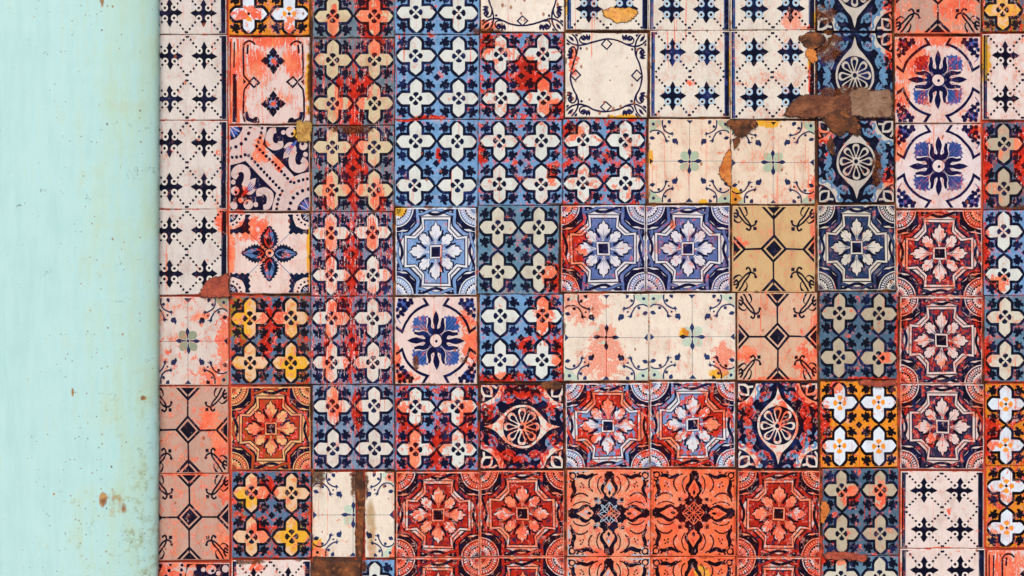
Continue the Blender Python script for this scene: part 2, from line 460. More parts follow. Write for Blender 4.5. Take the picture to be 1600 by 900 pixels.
def design_dot_cross():
    a = Art(L_)
    def one():
        h = [(.085, -.085), (.155, -.085), (.19, -.125), (.215, -.068), (.27, -.042), (.335, 0), (.27, .042), (.215, .068), (.19, .125), (.155, .085)]
        a.poly([q for k in range(4) for q in [rot(p, k * pi / 2) for p in h]], D_)
        def corner():
            a.disc(.118, .125, .08, A_); a.disc(.118, .125, .052, L_, 10); a.disc(.118, .125, .034, D_, 10)
            for t in range(4): a.disc(.205 + .069 * t, .212 + .076 * t, .029, D_, 9)
        a.mirror(corner)
    for x in (.43, -.43):
        for y in (.505, -.505): a.put(x - .01, y, 0, 1, one)
    a.line([(-.925, -1), (-.925, 1)], .09, M_); a.line([(-.955, -1), (-.95, 1)], .04, D_)
    a.line([(.93, -1), (.925, -.4), (.935, .2), (.92, 1)], .12, D_); a.line([(.86, -1), (.86, 1)], .02, M_)
    return a

def design_leaf_medallion():
    a = Art(L_)
    Q = [(.46, 1.02), (.455, .80), (.45, .64), (.52, .56), (.68, .42), (.80, .385), (1.02, .37)]
    def quad():
        a.poly([(1 + (.525 + .05 * sin(2 * t) ** 2 + .016 * sin(t * 14)) * -cos(t), 1 - (.525 + .05 * sin(2 * t) ** 2 + .016 * sin(t * 14)) * sin(t)) for t in [pi / 2 * k / 40 - .03 for k in range(43)]] + [(1.03, 1.03)], D_)
        band = smooth(Q, 4)
        a.line(band, .15, D_); a.line(band, .07, M_)
        a.disc(1, 1, .45, L_, 40); a.disc(1, 1, .425, D_, 40); a.disc(1, 1, .41, M_, 40)
        for k in range(10):
            t = pi + (k + .5) * pi / 20
            a.line([(1 + .325 * cos(t), 1 + .325 * sin(t)), (1 + .39 * cos(t), 1 + .39 * sin(t))], .032, L_)
        a.disc(1, 1, .305, L_, 36)
        a.disc(1, 1, .29, D_, 32)
        for k in range(6):
            t = pi + (k + .5) * pi / 12
            a.put(1, 1, t, 1, lambda: a.poly(lens(.12, .275, .038, 6), L_))
            a.put(1, 1, t, 1, lambda: a.line([(.13, .0), (.2, 0)], .02, M_))
        a.disc(1, 1, .115, M_, 16); a.disc(1, 1, .065, D_, 12)
    a.mirror(quad)
    # braids at the middle of each side
    def braid():
        up = [(-.44 + .88 * k / 16, .905 + .06 * cos(2 * pi * (k / 16) * 1.0 + pi)) for k in range(17)]
        dn = [(x, 2 * .905 - y) for x, y in up]
        a.line(up, .085, D_); a.line(up, .055, M_)
        a.line(dn, .065, D_)
        a.line(up[3:6], .055, M_)
    a.rep(4, braid)
    # inner eight cornered field
    def star(g):
        q = [(.30 + g, .715 + g), (.285 + g * .9, .50 + g * .5), (.50 + g * .5, .285 + g * .9), (.715 + g, .30 + g)]
        return [rot(p, -k * pi / 2) for k in range(4) for p in q]
    a.poly(star(.082), D_); a.poly(star(.060), L_); a.poly(star(.012), D_); a.poly(star(-.012), M_)
    def big():
        f = mirrored([(.17, .02), (.25, .035), (.33, .09), (.40, .165), (.47, .185), (.46, .12), (.54, .125), (.585, .085), (.58, .05), (.68, 0)])
        a.poly([(x * 1.03 + .005, y * 1.16) for x, y in f], D_); a.poly([(x, y * .86) for x, y in f], L_)
        a.line([(.2, 0), (.52, 0)], .02, M_, taper=lambda t: 1 - t)
        for s_ in (1, -1): a.line([(.26, .015 * s_), (.4, .10 * s_)], .018, M_, taper=lambda t: 1 - t * .8)
    def small():
        f = mirrored([(.18, .015), (.28, .05), (.33, .13), (.41, .145), (.40, .09), (.47, .115), (.53, .06), (.50, .035), (.565, 0)])
        a.poly([(x * 1.04, y * 1.2) for x, y in f], D_); a.poly([(x, y * .84) for x, y in f], L_)
        a.line([(.22, 0), (.46, 0)], .018, M_, taper=lambda t: 1 - t)
    a.rep(4, small, pi / 4); a.rep(4, big)
    def slit():
        for s_ in (1, -1):
            a.line(smooth([(.24, .085 * s_), (.32, .125 * s_), (.37, .20 * s_)], 4), .062, D_, taper=lambda t: 1.1 - t * .7)
    a.rep(4, slit)
    sq = lambda h: [(h, -h), (h, h), (-h, h), (-h, -h)]
    a.poly(sq(.165), D_); a.poly(sq(.15), L_); a.poly(sq(.115), D_)
    return a

def design_blank_frame():
    a = Art(L_)
    def side():
        a.line(smooth([(-1, .86), (-.85, .74), (-.68, .69), (-.5, .72), (-.28, .81), (0, .86), (.28, .81), (.5, .72), (.68, .69), (.85, .74), (1, .86)], 5), .042, D_)
        d = [(0, .865), (.125, .74), (0, .62), (-.125, .74)]
        a.poly([(0, .84), (.10, .74), (0, .645), (-.10, .74)], L_)
        a.line(d, .034, D_, closed=True)
        for s_ in (1, -1):
            a.line(smooth([(s_ * .47, .735), (s_ * .60, .745), (s_ * .66, .83), (s_ * .60, .91), (s_ * .53, .88), (s_ * .55, .83)], 5), .036, D_)
            a.disc(s_ * .555, .845, .04, D_)
            for t in range(4):
                a.put(s_ * .44, .74, pi / 2 - s_ * (-.15 + t * .36), 1, lambda: a.poly(lens(.07 + .01 * t, .23 + .01 * t, .034, 5), D_))
        a.disc(.62, .62, .032, D_, 9)
        a.put(.865, .865, pi / 4, 1, lambda: a.poly(lens(-.1, .1, .035, 6), D_))
        a.put(.74, .95, pi / 3, 1, lambda: a.poly(lens(-.06, .06, .03, 5), D_))
        a.put(.95, .74, pi / 6, 1, lambda: a.poly(lens(-.06, .06, .03, 5), D_))
    a.rep(4, side)
    return a

def design_circle_flower():
    a = Art(L_)
    def diag():
        f = mirrored([(.12, .05), (.28, .16), (.34, .30), (.42, .26), (.46, .31), (.50, .235), (.555, .26), (.58, .18), (.64, .19), (.655, .11), (.71, .10), (.705, .04), (.75, 0)])
        a.poly(f, M_)
        for t in (-.36, -.2, -.06, .08, .22, .36):
            a.line([(.2, t * .18), (.42, t * .45), (.66, t * .58)], .022, D_, taper=lambda q: 1.1 - q * .8)
    a.rep(4, diag, pi / 4)
    def fleur():
        u = smooth([(.53, .175), (.42, .155), (.30, .165), (.22, .11), (.185, 0), (.22, -.11), (.30, -.165), (.42, -.155), (.53, -.175)], 4)
        a.line(u, .145, L_); a.poly(lens(.16, .71, .09, 10), L_)
        a.line(u, .10, D_, taper=lambda t: .5 + .9 * sin(pi * t))
        a.poly(mirrored([(.2, .05), (.32, .035), (.40, .06), (.48, .076), (.58, .055), (.69, 0)]), D_)
    a.rep(4, fleur)
    a.disc(0, 0, .165, D_, 24); a.disc(0, 0, .14, L_, 24); a.disc(.01, -.01, .034, D_)
    def corner():
        arc = [(.84 * cos(t), .84 * sin(t)) for t in [radians(14 + 62 * k / 14) for k in range(15)]]
        a.line([(.99, .32)] + arc + [(.32, .99)], .062, D_)
        a.line(smooth([(.86, .40), (.93, .5), (.98, .6)], 3), .02, M_)
        a.disc(.80, .80, .15, M_, 12)
        for x, y, r in ((.68, .83, .07), (.62, .93, .055), (.78, .72, .075), (.88, .80, .06), (.85, .64, .06), (.92, .56, .05), (.76, .92, .06), (.58, .86, .045), (.95, .70, .045), (.88, .93, .05), (.80, .60, .04)):
            a.disc(x, y, r, D_, 9)
        a.disc(.86, .72, .03, L_, 7); a.disc(.70, .92, .03, L_, 7)
    a.mirror(corner)
    return a

def design_octagon():
    a = Art(L_)
    for p, q in (((.26, 0), (.74, 0)), ((-.26, 0), (-.74, 0)), ((0, .26), (0, .80)), ((0, -.26), (0, -.80))):
        a.line([p, q], .045, D_)
    def dia(r):
        r = r * 1.13
        a.line([(r, 0), (0, r), (-r, 0), (0, -r)], .058, D_, closed=True)
        k = r * .68; a.poly([(k, 0), (0, k), (-k, 0), (0, -k)], D_)
    a.put(0, 0, 0, 1, lambda: dia(.26))
    for x, y in ((1, 0), (-1, 0), (0, 1), (0, -1)): a.put(x, y, 0, 1, lambda: dia(.26))
    def vine():
        a.line(smooth([(1, .83), (.88, .80), (.74, .66), (.66, .58), (.56, .53), (.46, .56), (.43, .64)], 5), .044, D_)
        a.line(smooth([(.86, 1), (.80, .90), (.70, .74), (.60, .62), (.56, .50), (.60, .43), (.66, .45)], 5), .044, D_)
        a.line(smooth([(.99, .70), (.90, .62), (.82, .60), (.76, .66)], 4), .05, D_, taper=lambda t: 1.2 - t)
        a.line(smooth([(.72, .99), (.66, .90), (.64, .80), (.70, .74)], 4), .05, D_, taper=lambda t: 1.2 - t)
        a.line(smooth([(.92, .92), (.86, .82), (.90, .72), (.98, .78)], 4), .05, D_)
        a.poly(lens(0, .0001, .0) if False else [(.42, .43), (.50, .43), (.50, .51), (.42, .51)], D_)
        a.disc(.43, .635, .035, D_, 8); a.disc(.655, .455, .03, D_, 8)
    a.mirror(vine)
    return a

def design_cream_flower():
    a = Art(L_)
    a.line([(-1, 0), (1, 0)], .014, M_); a.line([(0, -1), (0, 1)], .014, M_)
    a.mirror(lambda: a.poly(smooth([(.03, .03), (.10, .03), (.20, .06), (.235, .13), (.20, .22), (.11, .23), (.04, .18)], 3, True), A_))
    a.rep(4, lambda: a.poly(mirrored([(.05, .012), (.14, .022), (.20, .05), (.24, .045), (.31, 0)]), D_))
    a.disc(0, 0, .038, D_, 10)
    for x, y, t in ((0, -1, 0), (0, 1, pi), (1, 0, pi / 2), (-1, 0, -pi / 2)):
        a.put(x, y, t, 1, lambda: a.poly([(-.11, 0), (.11, 0), (0, .12)], D_))
    def corner():
        a.poly([(1, .70), (.86, .74), (.70, .88), (.66, 1), (1, 1)], A_)
        a.line(smooth([(1.0, .66), (.90, .73), (.78, .735), (.67, .68), (.60, .58), (.56, .49)], 5), .034, D_)
        a.line(smooth([(.66, 1.0), (.665, .86), (.62, .75), (.53, .68), (.41, .64)], 5), .034, D_)
        a.poly([(.60, .53), (.47, .47), (.55, .46), (.53, .42), (.60, .46)], D_)
        a.poly([(.45, .68), (.40, .56), (.40, .64), (.36, .62), (.41, .70)], D_)
        a.disc(.50, .58, .026, D_, 7)
        a.poly([(.41, .53), (.31, .54), (.27, .44), (.30, .37), (.34, .42), (.37, .41), (.42, .45)], D_)
        a.put(.91, .55, .3, 1, lambda: a.poly(lens(-.08, .07, .045, 6), D_))
        a.put(.50, .94, 1.2, 1, lambda: a.poly(lens(-.07, .07, .045, 6), D_))
        a.disc(.755, .665, .038, D_, 8); a.disc(.60, .83, .038, D_, 8)
        a.disc(.88, .88, .04, D_, 8)
    a.mirror(corner)
    return a

def design_rosette():
    a = Art(D_)
    def corner():
        a.ring(1.06, 1.06, .60, .13, L_, 14, pi, 1.5 * pi)
        for t in (1.25 * pi,):
            a.put(1.02, 1.02, t, 1, lambda: (a.poly(lens(.06, .46, .15, 9, 1.0), L_), a.poly(lens(.12, .40, .085, 8), D_)))
        for t in (1.08 * pi, 1.42 * pi):
            a.put(1.02, 1.02, t, 1, lambda: a.line(smooth([(.12, 0), (.3, .04), (.44, .0)], 4), .05, L_))
        # pale scrolls between the corners and the medallion
        for fx in (0, 1):
            g = (lambda p: p) if not fx else (lambda p: (p[1], p[0]))
            a.at(g)
            a.poly(smooth([(.16, .80), (.22, .64), (.36, .56), (.47, .60), (.44, .74), (.32, .80), (.26, .76)], 4, True), M_)
            for x, y in ((.25, .735), (.335, .70), (.41, .65)):
                a.disc(x, y, .036, D_, 9); a.disc(x, y, .014, M_, 6)
            a.line(smooth([(.42, .96), (.50, .88), (.47, .76), (.53, .64), (.60, .58)], 5), .055, M_)
            a.disc(.50, .66, .05, M_, 9); a.disc(.41, .92, .045, M_, 9)
            a.line(smooth([(.12, .98), (.22, .93), (.30, .97)], 4), .05, M_)
            a.pop()
        a.disc(.62, .60, .055, M_, 9)
    a.mirror(corner)
    def sidef():
        for t in (-.7, 0, .7): a.put(.60, 0, t, 1, lambda: a.poly(lens(.03, .32, .06, 6), M_))
        a.disc(.88, 0, .05, D_, 9)
        a.line(smooth([(.64, .16), (.58, .24), (.55, .34), (.60, .40)], 4), .04, M_); a.line(smooth([(.64, -.16), (.58, -.24), (.55, -.34), (.60, -.40)], 4), .04, M_)
    a.rep(2, sidef)
    alm = smooth([(0, .90), (.035, .78), (.09, .64), (.28, .45), (.46, .22), (.505, 0), (.46, -.22), (.28, -.45), (.09, -.64), (.035, -.78)], 3)
    alm = alm + [(-x, -y) for x, y in alm]
    a.poly([(x * 1.05, y * 1.02) for x, y in alm], D_); a.poly(alm, L_)
    a.disc(0, 0, .455, D_, 36)
    def petal():
        f = mirrored([(.08, .02), (.2, .05), (.30, .09), (.37, .095), (.42, .06), (.435, 0)])
        g = mirrored([(.15, .01), (.22, .03), (.30, .055), (.35, .05), (.375, 0)])
        a.poly(f, L_); a.poly(g, D_)
    a.rep(8, petal)
    a.disc(0, 0, .10, L_, 16); a.disc(0, 0, .055, D_, 12)
    return a

def design_black_cross():
    a = Art(L_)
    a.line([(-.96, -1), (-.96, 1)], .05, A_); a.line([(.96, -1), (.96, 1)], .05, A_)
    prof = [(0, .24), (.18, .24), (.24, .20), (.27, .235), (.33, .21), (.36, .15), (.42, .13), (.48, .18), (.55, .21), (.64, .19), (.72, .125), (.80, .11), (.90, .12), (.93, .08), (1.0, .05)]
    a.rep(4, lambda: a.poly(mirrored(prof), D_))
    def arm():
        f = mirrored([(.36, 0), (.40, .04), (.42, .075), (.46, .075), (.48, .12), (.54, .135), (.60, .11), (.66, .07), (.78, 0)])
        a.poly(f, L_); a.poly([(.62 + (x - .62) * .55, y * .5) for x, y in f], A_)
        a.poly(lens(.42, .54, .035, 6), D_)
    a.rep(4, arm)
    def quad():
        a.poly([(.25, .25), (.36, .25), (.36, .36), (.25, .36)], D_)
        for fx in (0, 1):
            a.at((lambda p: p) if not fx else (lambda p: (p[1], p[0])))
            a.line(smooth([(.20, .45), (.27, .60), (.24, .78), (.17, .85)], 5), .028, D_)
            sc = smooth([(.38, .50), (.45, .60), (.45, .74), (.36, .86), (.26, .90)], 5)
            a.line([(x + .018 * (k % 2), y) for k, (x, y) in enumerate(sc)], .03, D_)
            a.line(smooth([(.36, .90), (.52, .82), (.66, .86), (.78, .84)], 5), .075, D_, taper=lambda t: .3 + 1.0 * sin(pi * min(1, t * .8 + .1)))
            a.line(smooth([(.60, .92), (.66, .98)], 3), .04, D_); a.line(smooth([(.72, .88), (.78, .97)], 3), .04, D_)
            a.line(smooth([(.50, .955), (.7, .965), (.9, .94)], 4), .03, A_)
            a.pop()
        a.ring(.87, .87, .07, .035, D_, 10); a.disc(.93, .93, .03, D_, 7); a.disc(.80, .80, .03, A_, 7)
        for x, y in ((.62, .66), (.68, .62), (.66, .70), (.60, .60)): a.disc(x, y, .022, D_, 6)
        a.line(smooth([(.10, .42), (.14, .34), (.10, .27), (.26, .10), (.34, .14), (.42, .10)], 4), .0001, A_)
    a.mirror(quad)
    def knot():
        a.ring(.27, .27, .27, .017, A_, 10, pi, 1.5 * pi)
        a.line([(.27, 0), (0, .27)], .017, A_)
        a.line(smooth([(0, 0), (.12, .06), (.2, .2)], 4), .02, A_); a.line(smooth([(0, 0), (.06, .12), (.2, .2)], 4), .02, A_)
        a.line([(.2, .27), (.36, .27)], .02, A_); a.line([(.27, .2), (.27, .36)], .02, A_)
    a.rep(4, knot)
    return a

def design_leaf_star():
    a = Art(L_)
    for s_ in (1, -1):
        a.line([(-.62, -.62 * s_), (.62, .62 * s_)], .016, M_)
    def petal():
        up = []
        for k in range(17):
            t = k / 16; r = .10 + .60 * t
            w = .215 * sin(pi * t ** .75) ** .85 + (.03 if k % 2 else -.016)
            up.append((r, max(w, .0) if 0 < k < 16 else 0))
        a.poly(mirrored(up), D_)
        a.poly([(.14 + (x - .10) * .88, y * .62) for x, y in mirrored([(p, q) for p, q in up[::2]])], M_)
        a.poly(lens(.16, .46, .06, 7), D_); a.line([(.3, 0), (.62, 0)], .02, D_)
        for s_ in (1, -1): a.line([(.2, .03 * s_), (.42, .11 * s_)], .022, D_)
    a.rep(4, petal)
    a.disc(0, 0, .135, D_, 20); a.disc(0, 0, .105, L_, 20); a.disc(0, 0, .045, D_, 12)
    def corner():
        q = []
        for k in range(8):
            t = k / 7
            q.append((.50 + (.035 if k % 2 else 0), 1.02 - t * .52) if False else (.52 - (.05 if k % 2 else 0), 1.02 - t * .5))
        q2 = [(y, x) for x, y in reversed(q)]
        a.poly(q + q2 + [(1.02, 1.02)], D_)
        a.poly(smooth([(.60, 1.02), (.60, .86), (.66, .70), (.72, .66), (.86, .60), (1.02, .60)], 3) + [(1.02, 1.02)], L_)
        for t in (8, 28, 48, 68, 86): a.disc(1 - .31 * cos(radians(t)), 1 - .31 * sin(radians(t)), .03, D_, 8)
        a.disc(1, 1, .235, D_, 24); a.disc(1, 1, .17, M_, 20); a.disc(1, 1, .13, D_, 18)
        a.line([(.84, .88), (.92, .95)], .02, L_); a.line([(.88, .84), (.95, .92)], .02, L_)
    a.mirror(corner)
    return a

def design_band_scroll():
    a = Art(L_)
    def half():
        P = [(-.06, 1.02), (-.08, .84), (-.17, .58), (.24, .18), (.60, -.18), (.78, -.12), (1.02, -.07), (1.02, 1.02)]
        a.poly(P, D_)
        dots = [(-.18, .95), (-.20, .84), (-.23, .73), (-.27, .63), (-.32, .53)]
        dots += [(-.32 + .076 * k, .53 - .076 * k) for k in range(1, 12)]
        dots += [(.60, -.33), (.71, -.29), (.82, -.27), (.93, -.255)]
        for x, y in dots: a.disc(x, y, .04, D_, 9)
        def curl(pts, eye):
            q = smooth(pts, 5)
            a.line(q, .165, L_, taper=lambda t: .45 + .65 * sin(pi * min(1, t * .72 + .12)))
            a.line(smooth(eye, 4), .035, D_)
        curl([(.16, .90), (.05, .87), (-.01, .73), (.01, .59), (.12, .51), (.25, .54), (.25, .64)], [(.10, .80), (.13, .70), (.20, .66)])
        curl([(.64, .40), (.57, .26), (.57, .09), (.68, .00), (.82, .03), (.88, .14), (.80, .21)], [(.70, .26), (.68, .14), (.76, .10)])
        a.put(.64, .56, pi * 1.08, 1, lambda: a.poly(lens(.0, .32, .085, 8), L_))
        a.put(.64, .54, pi * 1.26, 1, lambda: a.poly(lens(.02, .44, .10, 8), L_))
        a.put(.64, .54, pi * 1.42, 1, lambda: a.poly(lens(.02, .24, .06, 8), L_))
        a.disc(.52, .84, .12, L_, 12); a.disc(.56, .80, .04, D_, 8); a.disc(.84, .52, .105, L_, 12); a.disc(.82, .56, .04, D_, 8)
        a.disc(.34, .84, .06, L_, 9); a.disc(.90, .32, .06, L_, 9); a.disc(.88, .86, .09, L_, 10); a.disc(.70, .74, .06, L_, 9)
        for t in (-.2, -.06, .08, .22):
            a.put(.68, .64, pi * 1.25 + t, 1, lambda: a.line([(0, 0), (.40, 0)], .03, M_, taper=lambda q: 1.2 - q * .7))
    def turn(): 
        a.at(lambda p: (-p[0], -p[1])); half(); a.pop()
    half(); turn()
    def fan(s_):
        a.at(lambda p: (p[0] * s_, p[1] * s_))
        a.disc(-1.02, 1.02, .36, D_, 20); 
        for t in (-62, -45, -28): a.put(-1.02, 1.02, radians(t), 1, lambda: a.poly(lens(.08, .36, .05, 6), M_))
        for t in (-30, -60): a.put(-1.02, 1.02, radians(t), 1, lambda: a.line([(.08, 0), (.33, 0)], .02, L_))
        for k in range(6): 
            t = radians(-4 - k * 16.4); a.disc(-1 + .52 * cos(t), 1 + .52 * sin(t), .042, D_, 9)
        a.pop()
    fan(1); fan(-1)
    return a

def design_red_panel():
    a = Art(L_)
    a.line([(-.95, -1), (-.95, 1)], .10, A_); a.line([(-.99, -.8), (-.99, .9)], .1, D_)
    a.line([(-.84, -.95), (-.84, .15)], .10, D_); a.line([(-.85, .3), (-.85, .88)], .035, D_)
    a.line([(-.76, -1), (-.76, .95)], .06, A_)
    def flower():
        a.disc(0, 0, .17, M_, 12)
        a.rep(4, lambda: a.poly(mirrored([(.07, 0), (.12, .06), (.19, .10), (.24, .06), (.31, 0)]), D_))
        a.rep(4, lambda: a.disc(.155, 0, .05, D_, 9), pi / 4)
        a.disc(0, 0, .06, A_, 9)
    a.put(.10, .45, 0, 1, flower); a.put(.09, -.53, 0, 1, flower)
    def side(s_):
        a.at(lambda p: (p[0] * s_ + .10, p[1]))
        a.line(smooth([(-.44, .82), (-.50, .88), (-.60, .90), (-.70, .84), (-.73, .74), (-.73, .5), (-.73, .2), (-.72, .1)], 4) + [(-.58, -.03), (-.48, .07), (-.34, -.05), (-.47, -.16), (-.58, -.05), (-.72, -.2)] + smooth([(-.74, -.4), (-.74, -.8), (-.70, -.95)], 4), .045, D_)
        a.poly([(-.74, .04), (-.66, -.02), (-.74, -.09)], D_)
        a.line([(-.62, .82), (-.64, .62)], .05, D_)
        a.line(smooth([(-.68, -.72), (-.64, -.88), (-.50, -.93), (-.36, -.98)], 4), .09, D_)
        a.disc(-.44, -.92, .08, D_, 10)
        a.pop()
    side(1); side(-1)
    return a

ART = {'B': design_star_cross(), 'W': design_star_cross(True), 'A': design_dot_cross(), 'C': design_leaf_medallion(),
       'D': design_blank_frame(), 'E': design_circle_flower(), 'F': design_octagon(), 'G': design_cream_flower(),
       'H': design_rosette(), 'I': design_black_cross(), 'J': design_leaf_star(), 'K': design_band_scroll(), 'L': design_red_panel()}

# ------------------------------------------------------------------ palettes (light, mid, dark, accent)
PAL = {
    'B_blue': ((214, 219, 214), (118, 166, 214), (10, 14, 42), (24, 30, 60)),
    'B_grey': ((206, 202, 186), (100, 140, 168), (10, 16, 36), (24, 30, 60)),
    'B_tan': ((206, 190, 156), (112, 136, 152), (16, 14, 34), (24, 30, 60)),
    'B_wash': ((216, 210, 202), (124, 152, 184), (12, 16, 44), (24, 30, 60)),
    'B_dim': ((182, 170, 148), (80, 112, 138), (10, 14, 30), (24, 30, 60)),
    'B_orange': ((216, 226, 238), (238, 146, 36), (14, 8, 16), (238, 152, 50)),
    'B_yellow': ((226, 188, 154), (92, 124, 160), (14, 14, 26), (230, 160, 40)),
    'A': ((222, 214, 202), (36, 76, 140), (8, 10, 36), (150, 196, 226)),
    'A_dim': ((214, 205, 199), (36, 54, 90), (8, 10, 32), (222, 216, 206)),
    'A_pink': ((224, 208, 202), (36, 54, 90), (8, 8, 30), (224, 214, 208)),
    'C_blue': ((218, 220, 228), (126, 164, 216), (14, 14, 46), (40, 40, 80)),
    'C_viol': ((220, 217, 224), (92, 114, 172), (14, 12, 48), (40, 40, 80)),
    'C_navy': ((208, 202, 190), (40, 60, 100), (10, 11, 34), (40, 40, 80)),
    'C_orange': ((232, 178, 122), (190, 84, 40), (16, 10, 32), (40, 40, 80)),
    'C_ink': ((218, 196, 192), (44, 44, 78), (14, 8, 30), (40, 40, 80)),
    'D': ((232, 222, 208), (60, 80, 150), (26, 20, 60), (40, 40, 80)),
    'E': ((226, 204, 198), (54, 96, 172), (10, 12, 56), (222, 200, 194)),
    'E_viol': ((220, 206, 206), (60, 84, 156), (14, 12, 60), (212, 196, 202)),
    'F_tan': ((208, 174, 126), (60, 70, 90), (16, 18, 34), (180, 140, 90)),
    'F_peach': ((216, 178, 150), (60, 70, 90), (16, 18, 34), (190, 150, 110)),
    'F_pink': ((192, 154, 138), (60, 70, 90), (16, 14, 30), (180, 140, 110)),
    'G': ((228, 208, 186), (150, 160, 160), (34, 44, 84), (168, 186, 160)),
    'G_pale': ((228, 216, 200), (150, 160, 160), (40, 56, 100), (190, 208, 190)),
    'G_grey': ((214, 200, 192), (140, 140, 136), (40, 46, 80), (140, 150, 126)),
    'H_dim': ((196, 188, 178), (98, 142, 180), (8, 10, 32), (40, 40, 80)),
    'H': ((222, 212, 202), (118, 166, 208), (8, 10, 38), (40, 40, 80)),
    'I': ((234, 110, 68), (226, 90, 52), (18, 5, 14), (214, 76, 46)),
    'I_pale': ((228, 164, 132), (226, 90, 52), (14, 10, 30), (168, 186, 206)),
    'J': ((224, 202, 194), (92, 134, 190), (8, 22, 50), (224, 200, 190)),
    'K': ((210, 186, 182), (60, 96, 180), (14, 10, 42), (220, 196, 190)),
    'L': ((222, 200, 194), (110, 160, 214), (10, 8, 30), (224, 92, 54)),
}

# ------------------------------------------------------------------ tile layout, measured on the wall
COL_Y = (100, 390, 520, 800)
COL_X = ((230, 356, 486, 617, 750, 883, 1014, 1141, 1275, 1396, 1534, 1664),
         (228, 356, 485, 616, 745, 875, 1009, 1142, 1276, 1400, 1536, 1666),
         (228, 358, 486, 616, 747, 880, 1014, 1150, 1279, 1404, 1537, 1668),
         (232, 360, 487, 618, 750, 884, 1017, 1151, 1283, 1406, 1540, 1672))
ROW_Y = ((54, 188, 327, 462, 603, 740, 877), (57, 195, 331, 461, 603, 736, 873), (59, 196, 331, 463, 601, 735, 872),
         (54, 187, 324, 462, 601, 737, 872), (51, 187, 321, 460, 598, 735, 870), (49, 185, 320, 458, 597, 733, 870),
         (48, 184, 320, 457, 596, 732, 870), (47, 187, 321, 457, 596, 734, 871), (50, 187, 319, 455, 594, 731, 868),
         (55, 193, 328, 464, 600, 735, 857), (52, 189, 328, 462, 598, 728, 858))
def col_x(c, y):
    if y <= COL_Y[0]: return COL_X[0][c]
    for i in range(len(COL_Y) - 1):
        if y <= COL_Y[i + 1]:
            t = (y - COL_Y[i]) / (COL_Y[i + 1] - COL_Y[i]); return COL_X[i][c] * (1 - t) + COL_X[i + 1][c] * t
    return COL_X[-1][c]
def row_y(r, c):
    R = ROW_Y[c]
    if r == 0: return R[0] - 137
    if r == 8: return R[6] + 137
    return R[r - 1]

